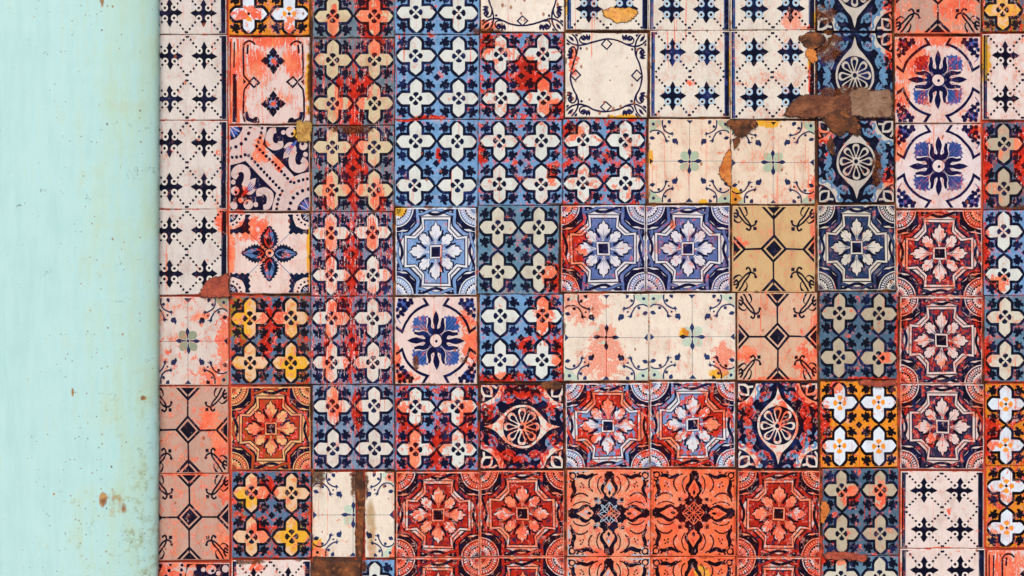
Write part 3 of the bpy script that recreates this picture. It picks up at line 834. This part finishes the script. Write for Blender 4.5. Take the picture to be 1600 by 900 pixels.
# cell: (design, palette, wear). wear keys: red/ochre/tan/streak/lines/blue/speck/dirt amounts, r/o/t/s lists of ellipses (u, v, ru, rv)
def W(**k): return k
STK = dict(streak=.85)
CELLS = {
 (0,0): ('A','A_dim', W(r=[(-.1,.5,.3,.3)], lines=.3, dirt=.3)), (0,1): ('W','B_orange', W(r=[(-.5,-.5,.7,.25),(.5,-.8,.2,.4)], red=.16)),
 (0,2): ('B','B_tan', W(r=[(.45,-.3,.55,1.3),(-.5,-.6,.2,.6)], red=.2, tan=.25, dirt=.3, streak=.4)), (0,3): ('B','B_blue', W(red=.05, s=[(.95,-.95,.2,.15)])),
 (0,4): ('D','D', W(speck=.45, r=[(-.9,-.9,.4,.3)], s=[(-.75,-.98,.5,.08)])), (0,5): ('A','A', W(blue=.3, o=[(-.99,0,.06,1)])),
 (0,6): ('A','A', W(blue=.5, lines=.6)), (0,7): ('A','A', W(pale=.8, blue=.2, lines=.5, r=[(.45,-.75,.4,.35),(.95,-1,.5,.16)], o=[(.97,-.9,.14,.5)])),
 (0,8): ('H','H_dim', W(s=[(-.8,-.6,.5,.3),(.3,-.2,.3,.15)], r=[(1,-.4,.3,.8)], dirt=.3)), (0,9): ('F','F_pink', W(r=[(.4,-.3,.8,.7),(-1,-.4,.2,1),(0,-1,1.2,.16)], red=.3, streak=.5, lines=.8)),
 (0,10): ('B','B_yellow', W(ochre=.66, red=.3, streak=.7, lines=.7)),
 (1,0): ('A','A_dim', W(lines=.2, dirt=.25, red=.08)), (1,1): ('L','L', W(r=[(-.75,0,.45,1.3),(.1,.95,1.2,.38),(.6,.4,.4,.55),(-.3,.45,.4,.6)], red=.33, streak=.7, o=[(.95,0,.1,1.1),(.1,.9,.2,.16)], s=[(.98,.0,.07,1.2)])),
 (1,2): ('B','B_tan', W(r=[(.05,-.5,.36,1.1),(-.35,-.4,.16,.9),(.55,.8,.3,.4),(.3,-.1,.25,.5)], red=.3, streak=.8, tan=.28, dirt=.25)),
 (1,3): ('B','B_blue', W(r=[(-.2,-1,.6,.14)], red=.06)), (1,4): ('B','B_blue', W(r=[(.3,-.1,.75,.5),(-.8,.75,.3,.4),(.7,-.7,.5,.35),(.1,.3,.5,.3)], red=.33, lines=.5, streak=.2)),
 (1,5): ('D','D', W(speck=.75, r=[(-.8,.3,.2,.5)], o=[(.4,-1,.6,.12)])), (1,6): ('A','A', W(blue=.75, lines=.7, o=[(.99,0,.07,1.1)], r=[(.0,-.22,.2,.12)])),
 (1,7): ('A','A', W(s=[(.92,-.8,.4,.22),(.98,.6,.22,.35)], blue=.25, lines=.9, red=.1, o=[(.9,.2,.14,.3)], r=[(.9,-.3,.12,.9)])), (1,8): ('H','H_dim', W(s=[(-.65,.65,.5,.45),(-.2,-.4,1.1,.24)], r=[(.95,.6,.25,.7)], blue=.5, dirt=.3)),
 (1,9): ('E','E', W(r=[(-.7,.5,.75,.9),(0,1,1.2,.35),(-.9,-.4,.4,.6)], red=.24, streak=.6, lines=.9)), (1,10): ('A','A_pink', W(o=[(-.98,.4,.3,.8)], red=.2, streak=.5, lines=1, ochre=.1)),
 (2,0): ('A','A_dim', W(lines=.4, dirt=.2, red=.14)), (2,1): ('K','K', W(r=[(-.2,.45,.3,.5),(-.7,-.6,.3,.4),(.2,.1,.25,.3)], red=.2, streak=.3, o=[(.72,.8,.22,.24)])),
 (2,2): ('B','B_tan', W(r=[(.05,0,.45,1.5),(-.6,-.6,.25,.9),(.6,-.7,.3,.7)], red=.24, streak=.95, tan=.22, s=[(0,.95,.7,.2)], lines=.6)), (2,3): ('B','B_blue', W(r=[(.05,.2,.1,.24),(-.7,1,.4,.08)], red=.03)),
 (2,4): ('B','B_blue', W(r=[(.75,-.3,.2,.4),(-.9,.2,.2,.4)], red=.2, lines=.4, blue=.3, s=[(.9,-.98,.4,.06)])), (2,5): ('B','B_blue', W(red=.30, lines=.5, dirt=.3, r=[(-.8,.7,.4,.3)])),
 (2,6): ('G','G', W(pale=.3, lines=.7, red=.08, o=[(-.95,.1,.12,.3),(.35,-.98,.2,.14)], speck=.1)), (2,7): ('G','G', W(s=[(-.95,.95,.4,.3)], pale=.3, lines=1, red=.12, o=[(-.95,-.8,.35,.4),(-.1,.95,.5,.2)], speck=.25, r=[(.95,-.6,.2,.5)])),
 (2,8): ('H','H_dim', W(s=[(-.3,.9,.6,.35),(.55,-.2,.22,.6)], r=[(.9,-.4,.3,.4),(-.9,.6,.4,.3)], dirt=.4, red=.1)), (2,9): ('E','E_viol', W(red=.16, streak=.5, lines=1, r=[(-.95,.5,.3,.6),(.9,.8,.3,.3)])),
 (2,10): ('B','B_dim', W(r=[(-.1,.2,.25,1),(-.95,0,.2,1.2)], red=.2, streak=.7, lines=1, tan=.2, s=[(0,-1,1.2,.14)])),
 (3,0): ('A','A_dim', W(lines=.2, dirt=.2, red=.1, r=[(.9,.75,.3,.5)])), (3,1): ('J','J', W(r=[(-.4,.6,.7,.45),(-.1,.1,.25,.7),(-.95,0,.15,1)], red=.17, streak=.4, lines=.7, o=[(.97,0,.08,1.2)])),
 (3,2): ('B','B_wash', W(r=[(0,-.2,.34,1.5),(-.55,.1,.22,1.4),(.5,.5,.22,.8)], red=.32, streak=1, lines=.5, dirt=.2)), (3,3): ('C','C_blue', W(o=[(-.95,.92,.3,.18)], red=.02)),
 (3,4): ('B','B_grey', W(r=[(.85,-.6,.45,.5)], red=.08, dirt=.25, blue=.3)), (3,5): ('C','C_viol', W(r=[(-.8,0,.62,1.5)], red=.05)),
 (3,6): ('C','C_viol', W(lines=.8, red=.1, r=[(-.35,.55,.1,.2)])), (3,7): ('F','F_tan', W(pale=.3, lines=.8, r=[(-.8,.15,.3,.2),(.95,.4,.12,.9)], red=.05)),
 (3,8): ('C','C_navy', W(red=.06, lines=.4, dirt=.2)), (3,9): ('C','C_ink', W(r=[(-.9,.2,.5,.9),(.8,.8,.6,.5),(-.2,.95,.8,.25),(.9,-.6,.4,.4)], red=.34, lines=.5)),
 (3,10): ('B','B_blue', W(r=[(-.6,-.7,.4,.3),(-.95,0,.15,1)], red=.14, lines=1)),
 (4,0): ('G','G_grey', W(pale=.3, r=[(.9,0,.35,1.1),(.35,.55,.3,.14),(.6,-.8,.5,.4)], red=.26, lines=.8, dirt=.25)), (4,1): ('B','B_yellow', W(o=[(-.75,.5,.5,.9),(.6,-.6,.6,.5)], ochre=.52, r=[(.1,.5,.55,.5),(-.1,-.1,.2,.6)], red=.25, dirt=.3)),
 (4,2): ('B','B_wash', W(r=[(-.3,.7,.6,.6),(0,-.3,.32,1.0),(-.6,-.3,.2,1.0)], red=.30, streak=1, lines=.4)), (4,3): ('E','E', W(r=[(.85,-.1,.35,.9),(.7,.5,.25,.3),(-.75,-.85,.5,.2),(-.95,-.4,.15,.5)], red=.08, s=[(.65,-.45,.2,.14),(-.5,-.5,.12,.25)])),
 (4,4): ('B','B_blue', W(r=[(.55,.5,.38,.9),(-.4,-.95,1.0,.22),(.1,-.15,.3,.3),(.95,-.5,.3,.9)], red=.1)), (4,5): ('G','G_pale', W(pale=.9, r=[(-.5,.75,.75,.7),(0,.05,.4,.4),(-.05,-.5,.75,.9)], red=.1, lines=.3)),
 (4,6): ('G','G_pale', W(pale=.6, lines=.7, r=[(.7,-.5,.4,.55)], red=.12, streak=.4, o=[(-.2,.1,.2,.2),(.6,-.85,.4,.2)])), (4,7): ('F','F_peach', W(r=[(.8,-.6,.6,.7),(.95,.1,.2,1),(-.1,-.99,1,.14),(-.8,-.4,.4,.3)], red=.22, lines=1, streak=.3)),
 (4,8): ('B','B_dim', W(r=[(.65,-.5,.25,.2),(.98,0,.1,1),(.3,-1,1,.1)], red=.12, dirt=.3)), (4,9): ('C','C_ink', W(r=[(-.95,.6,.35,.5),(.95,.4,.3,.8),(-.9,-.9,.4,.4)], red=.3, lines=.4)),
 (4,10): ('B','B_grey', W(red=.16, lines=1, tan=.25, dirt=.2, r=[(-.95,-.5,.2,.7)])),
 (5,0): ('F','F_pink', W(red=.24, lines=1, dirt=.35, r=[(.8,-.3,.3,.8),(.5,.2,.4,.5)])), (5,1): ('C','C_orange', W(ochre=.3, r=[(-.2,.1,.6,.6),(.3,.6,.4,.3)], red=.36)),
 (5,2): ('B','B_wash', W(r=[(-.45,.5,.3,.7),(.1,.4,.2,.8)], red=.18, streak=.8, dirt=.35, tan=.12)), (5,3): ('B','B_blue', W(r=[(-.55,-.4,.3,.9),(.0,-.5,.3,.8),(.7,.3,.3,.9),(-.8,.3,.25,.6)], red=.34, streak=.35)),
 (5,4): ('H','H', W(turn=1, r=[(.1,.85,.9,.3),(-.4,-.7,.7,.35),(.2,-.1,.35,.5),(-.8,.2,.2,.6)], red=.4, streak=.25, lines=.5, blue=.5)), (5,5): ('C','C_blue', W(r=[(-.1,.6,1.1,.4),(.9,-.1,.4,1.1),(-.5,-.3,.4,.5)], red=.36, streak=.2)),
 (5,6): ('C','C_blue', W(r=[(.5,.3,.7,.9),(-.6,-.4,.5,.7),(0,-.9,.9,.3)], red=.34, streak=.2)), (5,7): ('H','H', W(r=[(.7,.4,.6,1.1),(.1,.3,.3,.7),(-.8,.4,.3,.5)], red=.32, blue=.6, dirt=.1)),
 (5,8): ('W','B_orange', W(r=[(-.95,0,.3,.9),(-.6,.85,.3,.25)], red=.12)), (5,9): ('C','C_ink', W(r=[(-.95,.6,.35,.5),(.95,.5,.35,.6),(-.3,-.3,.3,.3)], red=.28)),
 (5,10): ('W','B_orange', W(red=.28, streak=.3, r=[(-.9,-.3,.4,.8)])),
 (6,0): ('F','F_pink', W(red=.26, lines=1, dirt=.3, r=[(.85,-.7,.45,.5),(.9,.6,.3,.6),(0,1,1,.12)])), (6,1): ('B','B_yellow', W(o=[(-.6,.4,.5,.4),(.6,-.5,.6,.6)], ochre=.5, r=[(-.2,.6,.6,.4),(-.3,-.4,.4,.4)], red=.27, dirt=.25)),
 (6,3): ('C','C_ink', W(r=[(0,0,.72,.85),(.3,-.95,.6,.3),(-1,.9,.4,.4),(.95,.95,.5,.4)], red=.5)), (6,4): ('C','C_ink', W(r=[(-.1,.0,.95,1.2),(.95,.8,.3,.3)], red=.55)),
 (6,5): ('I','I_pale', W(r=[(.75,.0,.8,1.2),(.2,.9,.9,.4),(-.95,.5,.25,.9),(0,-.95,1,.25)], red=.36)), (6,6): ('I','I', W(r=[(-.2,0,1.0,1.1)], red=.40, streak=.4)),
 (6,7): ('C','C_ink', W(r=[(-.2,.0,1.0,1.1),(.8,-.6,.3,.4)], red=.58)), (6,8): ('B','B_dim', W(r=[(-.3,.4,.4,.4),(.5,.4,.3,.5)], red=.14, dirt=.45, o=[(-.98,.0,.14,.3)])),
 (6,9): ('A','A_pink', W(r=[(.18,-.05,.12,.16),(-.98,0,.1,1.1),(.0,-1,.6,.06)], red=.08)), (6,10): ('W','B_orange', W(red=.26, lines=.5)),
 (7,0): ('K','K', W(r=[(-.6,.7,.7,.5),(.3,.95,.9,.12)], red=.35)), (7,1): ('A','A_pink', W(r=[(-.4,.8,.3,.3)], red=.2, s=[(-.5,.98,.6,.14)], lines=.4)),
 (7,3): ('C','C_ink', W(r=[(0,0,.8,1.0),(-.9,.9,.3,.2)], red=.5)), (7,4): ('C','C_ink', W(r=[(0,0,.9,1.2)], red=.52)),
 (7,5): ('I','I_pale', W(r=[(.4,.0,.9,1.2),(-.2,.9,.9,.3)], red=.3, ochre=.2)), (7,6): ('I','I', W(r=[(-.5,.4,.6,.6)], red=.3, ochre=.3, o=[(.2,.6,.3,.3)])),
 (7,7): ('C','C_ink', W(r=[(0,0,1.2,1.2)], red=.5)), (7,8): ('B','B_grey', W(red=.1, r=[(-.8,.9,.7,.2)], dirt=.2)),
 (7,9): ('A','A_pink', W(r=[(-.98,0,.1,1)], red=.08)), (7,10): ('L','L', W(r=[(-.7,.5,.8,.9)], red=.45, streak=.5)),
}

# ------------------------------------------------------------------ the wall
wall = bpy.data.objects.new('tiled_wall', None)
wall.location = (0, 0, 0); COL.objects.link(wall)
wall['label'] = 'weathered wall of patterned blue, red and cream tiles beside the mint green column'
wall['category'] = 'wall'
wall['kind'] = 'thing'

TH = 0.009                                   # tile thickness
def make_tile(rect, design, pal, wear, seed, win=(-1, 1)):
    """rect = photo-pixel box on the wall (left, top, right, bottom); win = part of the design shown across it"""
    rnd = random.Random(seed)
    art = ART[design]
    x0, y0, x1, y1 = rect
    # like tiles butt closely, unlike ones leave a wider joint
    def jt(side): return rnd.uniform(.1, .45) if side in wear.get('close', ()) else rnd.uniform(.5, 2.3)
    x0 += jt('l'); x1 -= jt('r'); y0 += jt('t'); y1 -= jt('b')
    hw, hh = (x1 - x0) * K / 2, (y1 - y0) * K / 2
    cx, cz = X((x0 + x1) / 2), Z((y0 + y1) / 2)
    off = Vector((rnd.uniform(0, 90), rnd.uniform(0, 90), rnd.uniform(0, 90)))
    turn = wear.get('turn', 0)
    wu0, wu1 = win
    def warp(p):
        n = noise.noise_vector(Vector((p[0] * 2.3, p[1] * 2.3, 0)) + off)
        n2 = noise.noise_vector(Vector((p[0] * 12, p[1] * 12, 5)) + off)
        return (p[0] + n.x * .024 + n2.x * .008, p[1] + n.y * .024 + n2.y * .008)
    verts, faces, ink = [], [], []
    # slab: uneven outline, chamfered rim
    n_s = 7; ring_pts = []
    for a, b in (((-1, -1), (1, -1)), ((1, -1), (1, 1)), ((1, 1), (-1, 1)), ((-1, 1), (-1, -1))):
        for k in range(n_s):
            t = k / n_s
            j = rnd.uniform(-.007, .007) if k else rnd.uniform(-.012, -.002)
            px, pz = a[0] + (b[0] - a[0]) * t, a[1] + (b[1] - a[1]) * t
            ring_pts.append((px * (1 + j), pz * (1 + j)))
    nr = len(ring_pts)
    for y, ins in ((TH, 0), (0.0014, 0), (0.0, 0.0013)):
        for px, pz in ring_pts:
            verts.append((px * (hw - ins), y, pz * (hh - ins)))
    for lv in range(2):
        for k in range(nr):
            k2 = (k + 1) % nr
            faces.append((lv * nr + k, lv * nr + k2, (lv + 1) * nr + k2, (lv + 1) * nr + k)); ink.append(4 if lv == 0 else art.bg)
    faces.append(tuple(range(2 * nr, 3 * nr))); ink.append(art.bg)
    lim = 0.972
    z = 0.0
    for ik, polys in art.items:
        z += 4e-6
        for p in polys:
            if turn: p = [(-q[1], q[0]) for q in p]
            p = [warp(q) for q in p]
            if win != (-1, 1): p = [((q[0] - wu0) / (wu1 - wu0) * 2 - 1, q[1]) for q in p]
            for ax in (0, 1):
                for sg in (1, -1):
                    if p: p = clip_half(p, ax, sg, lim)
            q = []
            for w_ in p:
                if not q or hypot(w_[0] - q[-1][0], w_[1] - q[-1][1]) > 1e-5: q.append(w_)
            if len(q) > 2 and hypot(q[0][0] - q[-1][0], q[0][1] - q[-1][1]) < 1e-5: q.pop()
            if len(q) < 3: continue
            ar = area(q)
            if abs(ar) < 1e-6: continue
            if ar < 0: q.reverse()
            i0 = len(verts)
            verts += [(a_ * hw, -z, b_ * hh) for a_, b_ in q]
            faces.append(tuple(range(i0, i0 + len(q)))); ink.append(ik)
    o = link_mesh('tile', verts, faces, M_TILE, wall, ink)
    o.location = (cx, rnd.uniform(-.0012, .0012), cz)
    o.rotation_euler = (rnd.uniform(-.012, .012), rnd.uniform(-.005, .005), rnd.uniform(-.012, .012))
    P = PAL[pal]
    for nm, c in zip(('pal_light', 'pal_mid', 'pal_dark', 'pal_accent'), P):
        s_ = rnd.uniform(.96, 1.03); o[nm] = [v_ * s_ for v_ in lin(c)]
    o['half'] = [hw, hh, float(wear.get('pale', .15)), 1.0]
    g = wear.get
    o['wear_a'] = [float(g('red', 0)), float(g('ochre', 0)), float(g('tan', 0)), float(g('streak', .1))]
    o['wear_b'] = [float(g('lines', .1)), float(g('blue', .45 if design in 'BCE' else .2)), float(g('speck', .04)), float(g('dirt', .1))]
    for key, nm, cnt in (('r', 'red', 4), ('o', 'ochre', 2), ('t', 'tan', 1), ('s', 'stain', 2)):
        L = g(key, [])
        for i in range(cnt): o['%s_%d' % (nm, i)] = [float(q) for q in (L[i] if i < len(L) else (0, 0, 0, 0))]
    return o

ROW_Y = ROW_Y + (ROW_Y[10], ROW_Y[10])
COL_X = tuple(cx_ + (cx_[-1] + 131, cx_[-1] + 262) for cx_ in COL_X)
for r in range(8):                            # two more columns carry the pattern past the picture's right edge
    for c, src in ((11, (r, 4)), (12, (r, 8))):
        CELLS[(r, c)] = CELLS[src]
for (r, c), (ds, pl, wr) in CELLS.items():
    yc = (row_y(r, c) + row_y(r + 1, c)) / 2
    rect = (col_x(c, yc), row_y(r, c), col_x(c + 1, yc), row_y(r + 1, c))
    same = [k for k, n in (('l', (r, c - 1)), ('r', (r, c + 1)), ('t', (r - 1, c)), ('b', (r + 1, c))) if CELLS.get(n, ('',))[0] == ds]
    make_tile(rect, ds, pl, dict(wr, close=same), r * 31 + c * 7 + 1)
# the tile split by a rusty groove, and the part tile under it
make_tile((487, 736, 557, 872), 'G', 'G_pale', W(lines=.4, r=[(-.8,-.95,.6,.4)], o=[(-.85,-.8,.5,.5)], s=[(-.8,.9,.6,.4),(.95,.7,.3,.5)], red=.05), 901, (-1, .06))
make_tile((568, 736, 618, 872), 'G', 'G_pale', W(lines=.2, ochre=.12, r=[(.9,-.9,.4,.3),(.8,.9,.4,.2)], t=[(-.6,-.3,.5,1)], s=[(-.95,.7,.3,.6)], red=.08), 902, (.25, 1))
make_tile((565, 874, 618, 1008), 'B', 'B_blue', W(s=[(-.9,.9,.3,.3)], dirt=.3), 903, (.2, 1))

# backing bed of mortar that shows in the joints
WX0, WX1, WZ0, WZ1 = -3.0, 3.2, 0.0, 2.75
def box(name, x0, x1, y0, y1, z0, z1, mat, parent=None):
    v = [(x, y, z) for x in (x0, x1) for y in (y0, y1) for z in (z0, z1)]
    f = [(0, 1, 3, 2), (4, 6, 7, 5), (0, 4, 5, 1), (2, 3, 7, 6), (0, 2, 6, 4), (1, 5, 7, 3)]
    return link_mesh(name, v, f, mat, parent)
def bed():
    nx, nz = 300, 130
    vs, fs = [], []
    for j in range(nz + 1):
        for i in range(nx + 1):
            x = WX0 + (WX1 - WX0) * i / nx; zz = WZ0 + (WZ1 - WZ0) * j / nz
            vs.append((x, 0.0050 + 0.0016 * noise.noise(Vector((x * 40, 3, zz * 40))), zz))
    for j in range(nz):
        for i in range(nx):
            a = j * (nx + 1) + i; fs.append((a, a + 1, a + nx + 2, a + nx + 1))
    n0 = len(vs)
    vs += [(WX0, .28, WZ0), (WX1, .28, WZ0), (WX1, .28, WZ1), (WX0, .28, WZ1)]
    bl, br, tl, tr = 0, nx, nz * (nx + 1), (nz + 1) * (nx + 1) - 1
    fs += [(n0 + 1, n0, n0 + 3, n0 + 2),
           tuple(range(tl, tr + 1)) + (n0 + 2, n0 + 3),
           (br, n0 + 1, n0 + 2) + tuple(k * (nx + 1) + nx for k in range(nz, 0, -1)),
           (n0,) + tuple(k * (nx + 1) for k in range(0, nz + 1)) + (n0 + 3,)]
    return link_mesh('mortar_bed', vs, fs, M_MORTAR, wall)
bed()

# plain lime plaster round the tiled panel
def mat_plaster():
    m, nt, bs = new_mat('lime_plaster')
    P = pos_of(nt)
    a_ = tex_noise(nt, P, 5, 5); b_ = tex_noise(nt, P, 70, 4)
    c = mix(nt, (a_ * 0.7 + b_ * 0.3).step(0.42, 0.18), rgb(nt, 176, 160, 142), rgb(nt, 206, 194, 178))
    nt.links.new(scale_col(nt, c, 0.85 + b_ * 0.3), bs.inputs['Base Color']); bs.inputs['Roughness'].default_value = 0.9
    bump(nt, bs, a_ * 0.6 + b_, 0.5, 0.003)
    return m
M_PLASTER = mat_plaster()
PX1, PZ0, PZ1 = X(1936), Z(1002), Z(-92)
for x0, x1, z0, z1 in ((WX0 + .002, X(228), .002, WZ1 - .002), (PX1, WX1 - .002, .002, WZ1 - .002), (X(228), PX1, .002, PZ0), (X(228), PX1, PZ1, WZ1 - .002)):
    box('plaster_panel', x0, x1, -.0035, .012, z0, z1, M_PLASTER, wall)

# patches of filler and chips where the glaze has gone
M_BROWN = mat_patch('brown_filler', (104, 54, 32), (146, 88, 54), (62, 30, 20))
M_GREY = mat_patch('grey_filler', (138, 102, 78), (158, 124, 100), (112, 70, 46))
M_ORANGE = mat_patch('orange_chip', (206, 110, 40), (226, 142, 66), (160, 78, 34))
M_YELLOW = mat_patch('yellow_chip', (230, 160, 60), (238, 178, 96), (224, 140, 90))
M_OLIVE = mat_patch('ochre_loss', (176, 136, 66), (206, 160, 84), (150, 100, 44))
M_REDDISH = mat_patch('red_filler', (150, 62, 44), (186, 84, 60), (104, 52, 36))
M_RUST = mat_patch('rust_filler', (66, 34, 18), (128, 70, 32), (170, 100, 44))
def patch(pts, mat, seed, proud=0.0022, n=12):
    """an irregular low mound over the tiles; pts in photo pixels on the wall"""
    p = smooth(pts, n, True)
    p = [(x + 1.6 * noise.noise(Vector((x * .9, y * .9, seed + 2))), y + 1.6 * noise.noise(Vector((x * .9, y * .9, seed + 3)))) for x, y in p]
    p = [(x + 2.2 * noise.noise(Vector((x * .35, y * .35, seed))) + 2.4 * noise.noise(Vector((x * .11, y * .11, seed + 4))), y + 2.2 * noise.noise(Vector((x * .35, y * .35, seed + 9))) + 2.4 * noise.noise(Vector((x * .11, y * .11, seed + 6)))) for x, y in p]
    if area(p) > 0: p.reverse()                  # photo y runs down
    cx = sum(q[0] for q in p) / len(p); cy = sum(q[1] for q in p) / len(p)
    vs, fs = [], []; N = len(p)
    proud *= 1.15
    for k, (s_, y) in enumerate(((1.0, .002), (1.0, -proud * .6), (.93, -proud), (.6, -proud * 1.12))):
        for i, (x, yy) in enumerate(p):
            dy = 0 if k < 2 else .0009 * noise.noise(Vector((x * .2, yy * .2, k + seed)))
            vs.append((X(cx + (x - cx) * s_) - X(cx), y + dy, Z(cy + (yy - cy) * s_) - Z(cy)))
    vs.append((0, -proud * 1.15, 0))
    for k in range(3):
        for i in range(N):
            j = (i + 1) % N; fs.append((k * N + i, k * N + j, (k + 1) * N + j, (k + 1) * N + i))
    for i in range(N): fs.append((3 * N + i, 3 * N + (i + 1) % N, 4 * N))
    o = link_mesh('filler_patch', vs, fs, mat, wall, [1.0] * (2 * N) + [0.25] * N + [0.0] * N)
    o.location = (X(cx), -.0006, Z(cy))
    return o
patch([(1226,181),(1228,172),(1240,156),(1256,148),(1285,149),(1304,151),(1318,146),(1330,150),(1332,168),(1326,182),(1290,184),(1250,184)], M_BROWN, 1)
patch([(1324,148),(1340,138),(1350,136),(1360,141),(1380,140),(1393,142),(1394,165),(1393,183),(1365,184),(1340,183),(1326,178)], M_GREY, 2, .0018)
patch([(1285,184),(1310,170),(1325,176),(1340,190),(1346,205),(1338,212),(1325,206),(1312,213),(1300,206)], M_RUST, 3, .003)
patch([(1298,214),(1304,228),(1302,242),(1296,238),(1293,222)], M_RUST, 4, .0014)
patch([(313,464),(317,446),(330,434),(346,430),(357,428),(359,445),(358,463),(336,465)], M_REDDISH, 5, .0022)
patch([(1141,233),(1131,246),(1125,262),(1122,272),(1130,280),(1137,290),(1142,291),(1142,262)], M_ORANGE, 6, .0016)
patch([(942,16),(965,12),(992,14),(995,22),(984,32),(966,36),(948,29)], M_YELLOW, 7, .0012)
patch([(1248,60),(1262,52),(1280,52),(1289,64),(1280,74),(1266,78),(1256,72)], M_RUST, 8, .002)
patch([(1258,80),(1268,76),(1276,84),(1275,98),(1264,96)], M_ORANGE, 9, .0016)
patch([(1136,190),(1156,187),(1176,188),(1184,194),(1172,204),(1160,216),(1150,212),(1142,202)], M_RUST, 10, .002)
patch([(1284,866),(1300,862),(1322,862),(1340,866),(1356,869),(1350,877),(1338,875),(1318,873),(1296,874)], M_REDDISH, 11, .0022)
patch([(1283,786),(1290,784),(1296,794),(1292,806),(1286,818),(1282,808)], M_ORANGE, 12, .0016)
patch([(487,876),(520,873),(560,875),(563,890),(563,940),(562,1004),(520,1006),(488,1004),(486,940)], M_RUST, 13, .001)
patch([(557,740),(562,737),(568,741),(570,775),(569,810),(567,850),(565,873),(558,873),(556,840),(559,800),(557,770)], M_RUST, 14, .0004)
patch([(1148,214),(1156,216),(1152,228),(1146,232)], M_RUST, 15, .0014)
patch([(845,598),(860,594),(875,598),(878,606),(862,608),(850,606)], M_RUST, 16, .002)
patch([(463,190),(474,190),(486,190),(487,205),(486,221),(478,222),(466,221),(463,208)], M_OLIVE, 17, .0006)
patch([(1340,598),(1352,593),(1368,596),(1392,594),(1402,600),(1380,604),(1356,603)], M_REDDISH, 18, .0018)

# ------------------------------------------------------------------ the column
def column():
    xr, yf, xl, rad, dep = X(249), -0.038, -1.45, 0.10, 0.027
    prof = [(xr, 0.20)]
    prof += [(xr, y) for y in (0.0, -.005)]
    for k in range(17):
        t = k / 16 * pi / 2
        prof.append((xr - rad + rad * cos(t), yf + dep - dep * sin(t)))
    for k in range(1, 12): prof.append((xr - rad - (xr - rad - xl - rad) * k / 12, yf - .004 * sin(pi * k / 12)))
    for k in range(17):
        t = pi / 2 + k / 16 * pi / 2
        prof.append((xl + rad + rad * cos(t), yf + dep - dep * sin(t)))
    prof += [(xl, -.005), (xl, 0.20)]
    nz = 420; vs, fs = [], []; n = len(prof)
    for j in range(nz + 1):
        z = 2.75 * j / nz + (0.02 * (1 if j == nz else 0))
        for i, (x, y) in enumerate(prof):
            w_ = noise.noise(Vector((x * 9, y * 9, z * 2.2))) * .0012 + noise.noise(Vector((x * 60, y * 60, z * 60))) * .0005
            dx = noise.noise(Vector((4, 4, z * 75))) * .0006 + noise.noise(Vector((4, 9, z * 9))) * .0011 if i < 4 else 0
            vs.append((x + w_ + dx, y + (w_ if 3 < i < n - 3 else 0), z))
    for j in range(nz):
        for i in range(n - 1):
            a = j * n + i; fs.append((a, a + n, a + n + 1, a + 1))
    top = nz * n
    fs.append(tuple(range(top, top + n))[::-1])
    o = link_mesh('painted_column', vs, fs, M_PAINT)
    for p in o.data.polygons: p.use_smooth = True
    o['label'] = 'wide pale mint painted column with rust spots, standing left of the tiled wall'
    o['category'] = 'column'
    o['kind'] = 'thing'
    return o
column()

# ------------------------------------------------------------------ pavement in front
pv = link_mesh('pavement', [(-150, -150, 0), (150, -150, 0), (150, 150, 0), (-150, 150, 0)], [(0, 1, 2, 3)], mat_pavement())
pv['kind'] = 'structure'
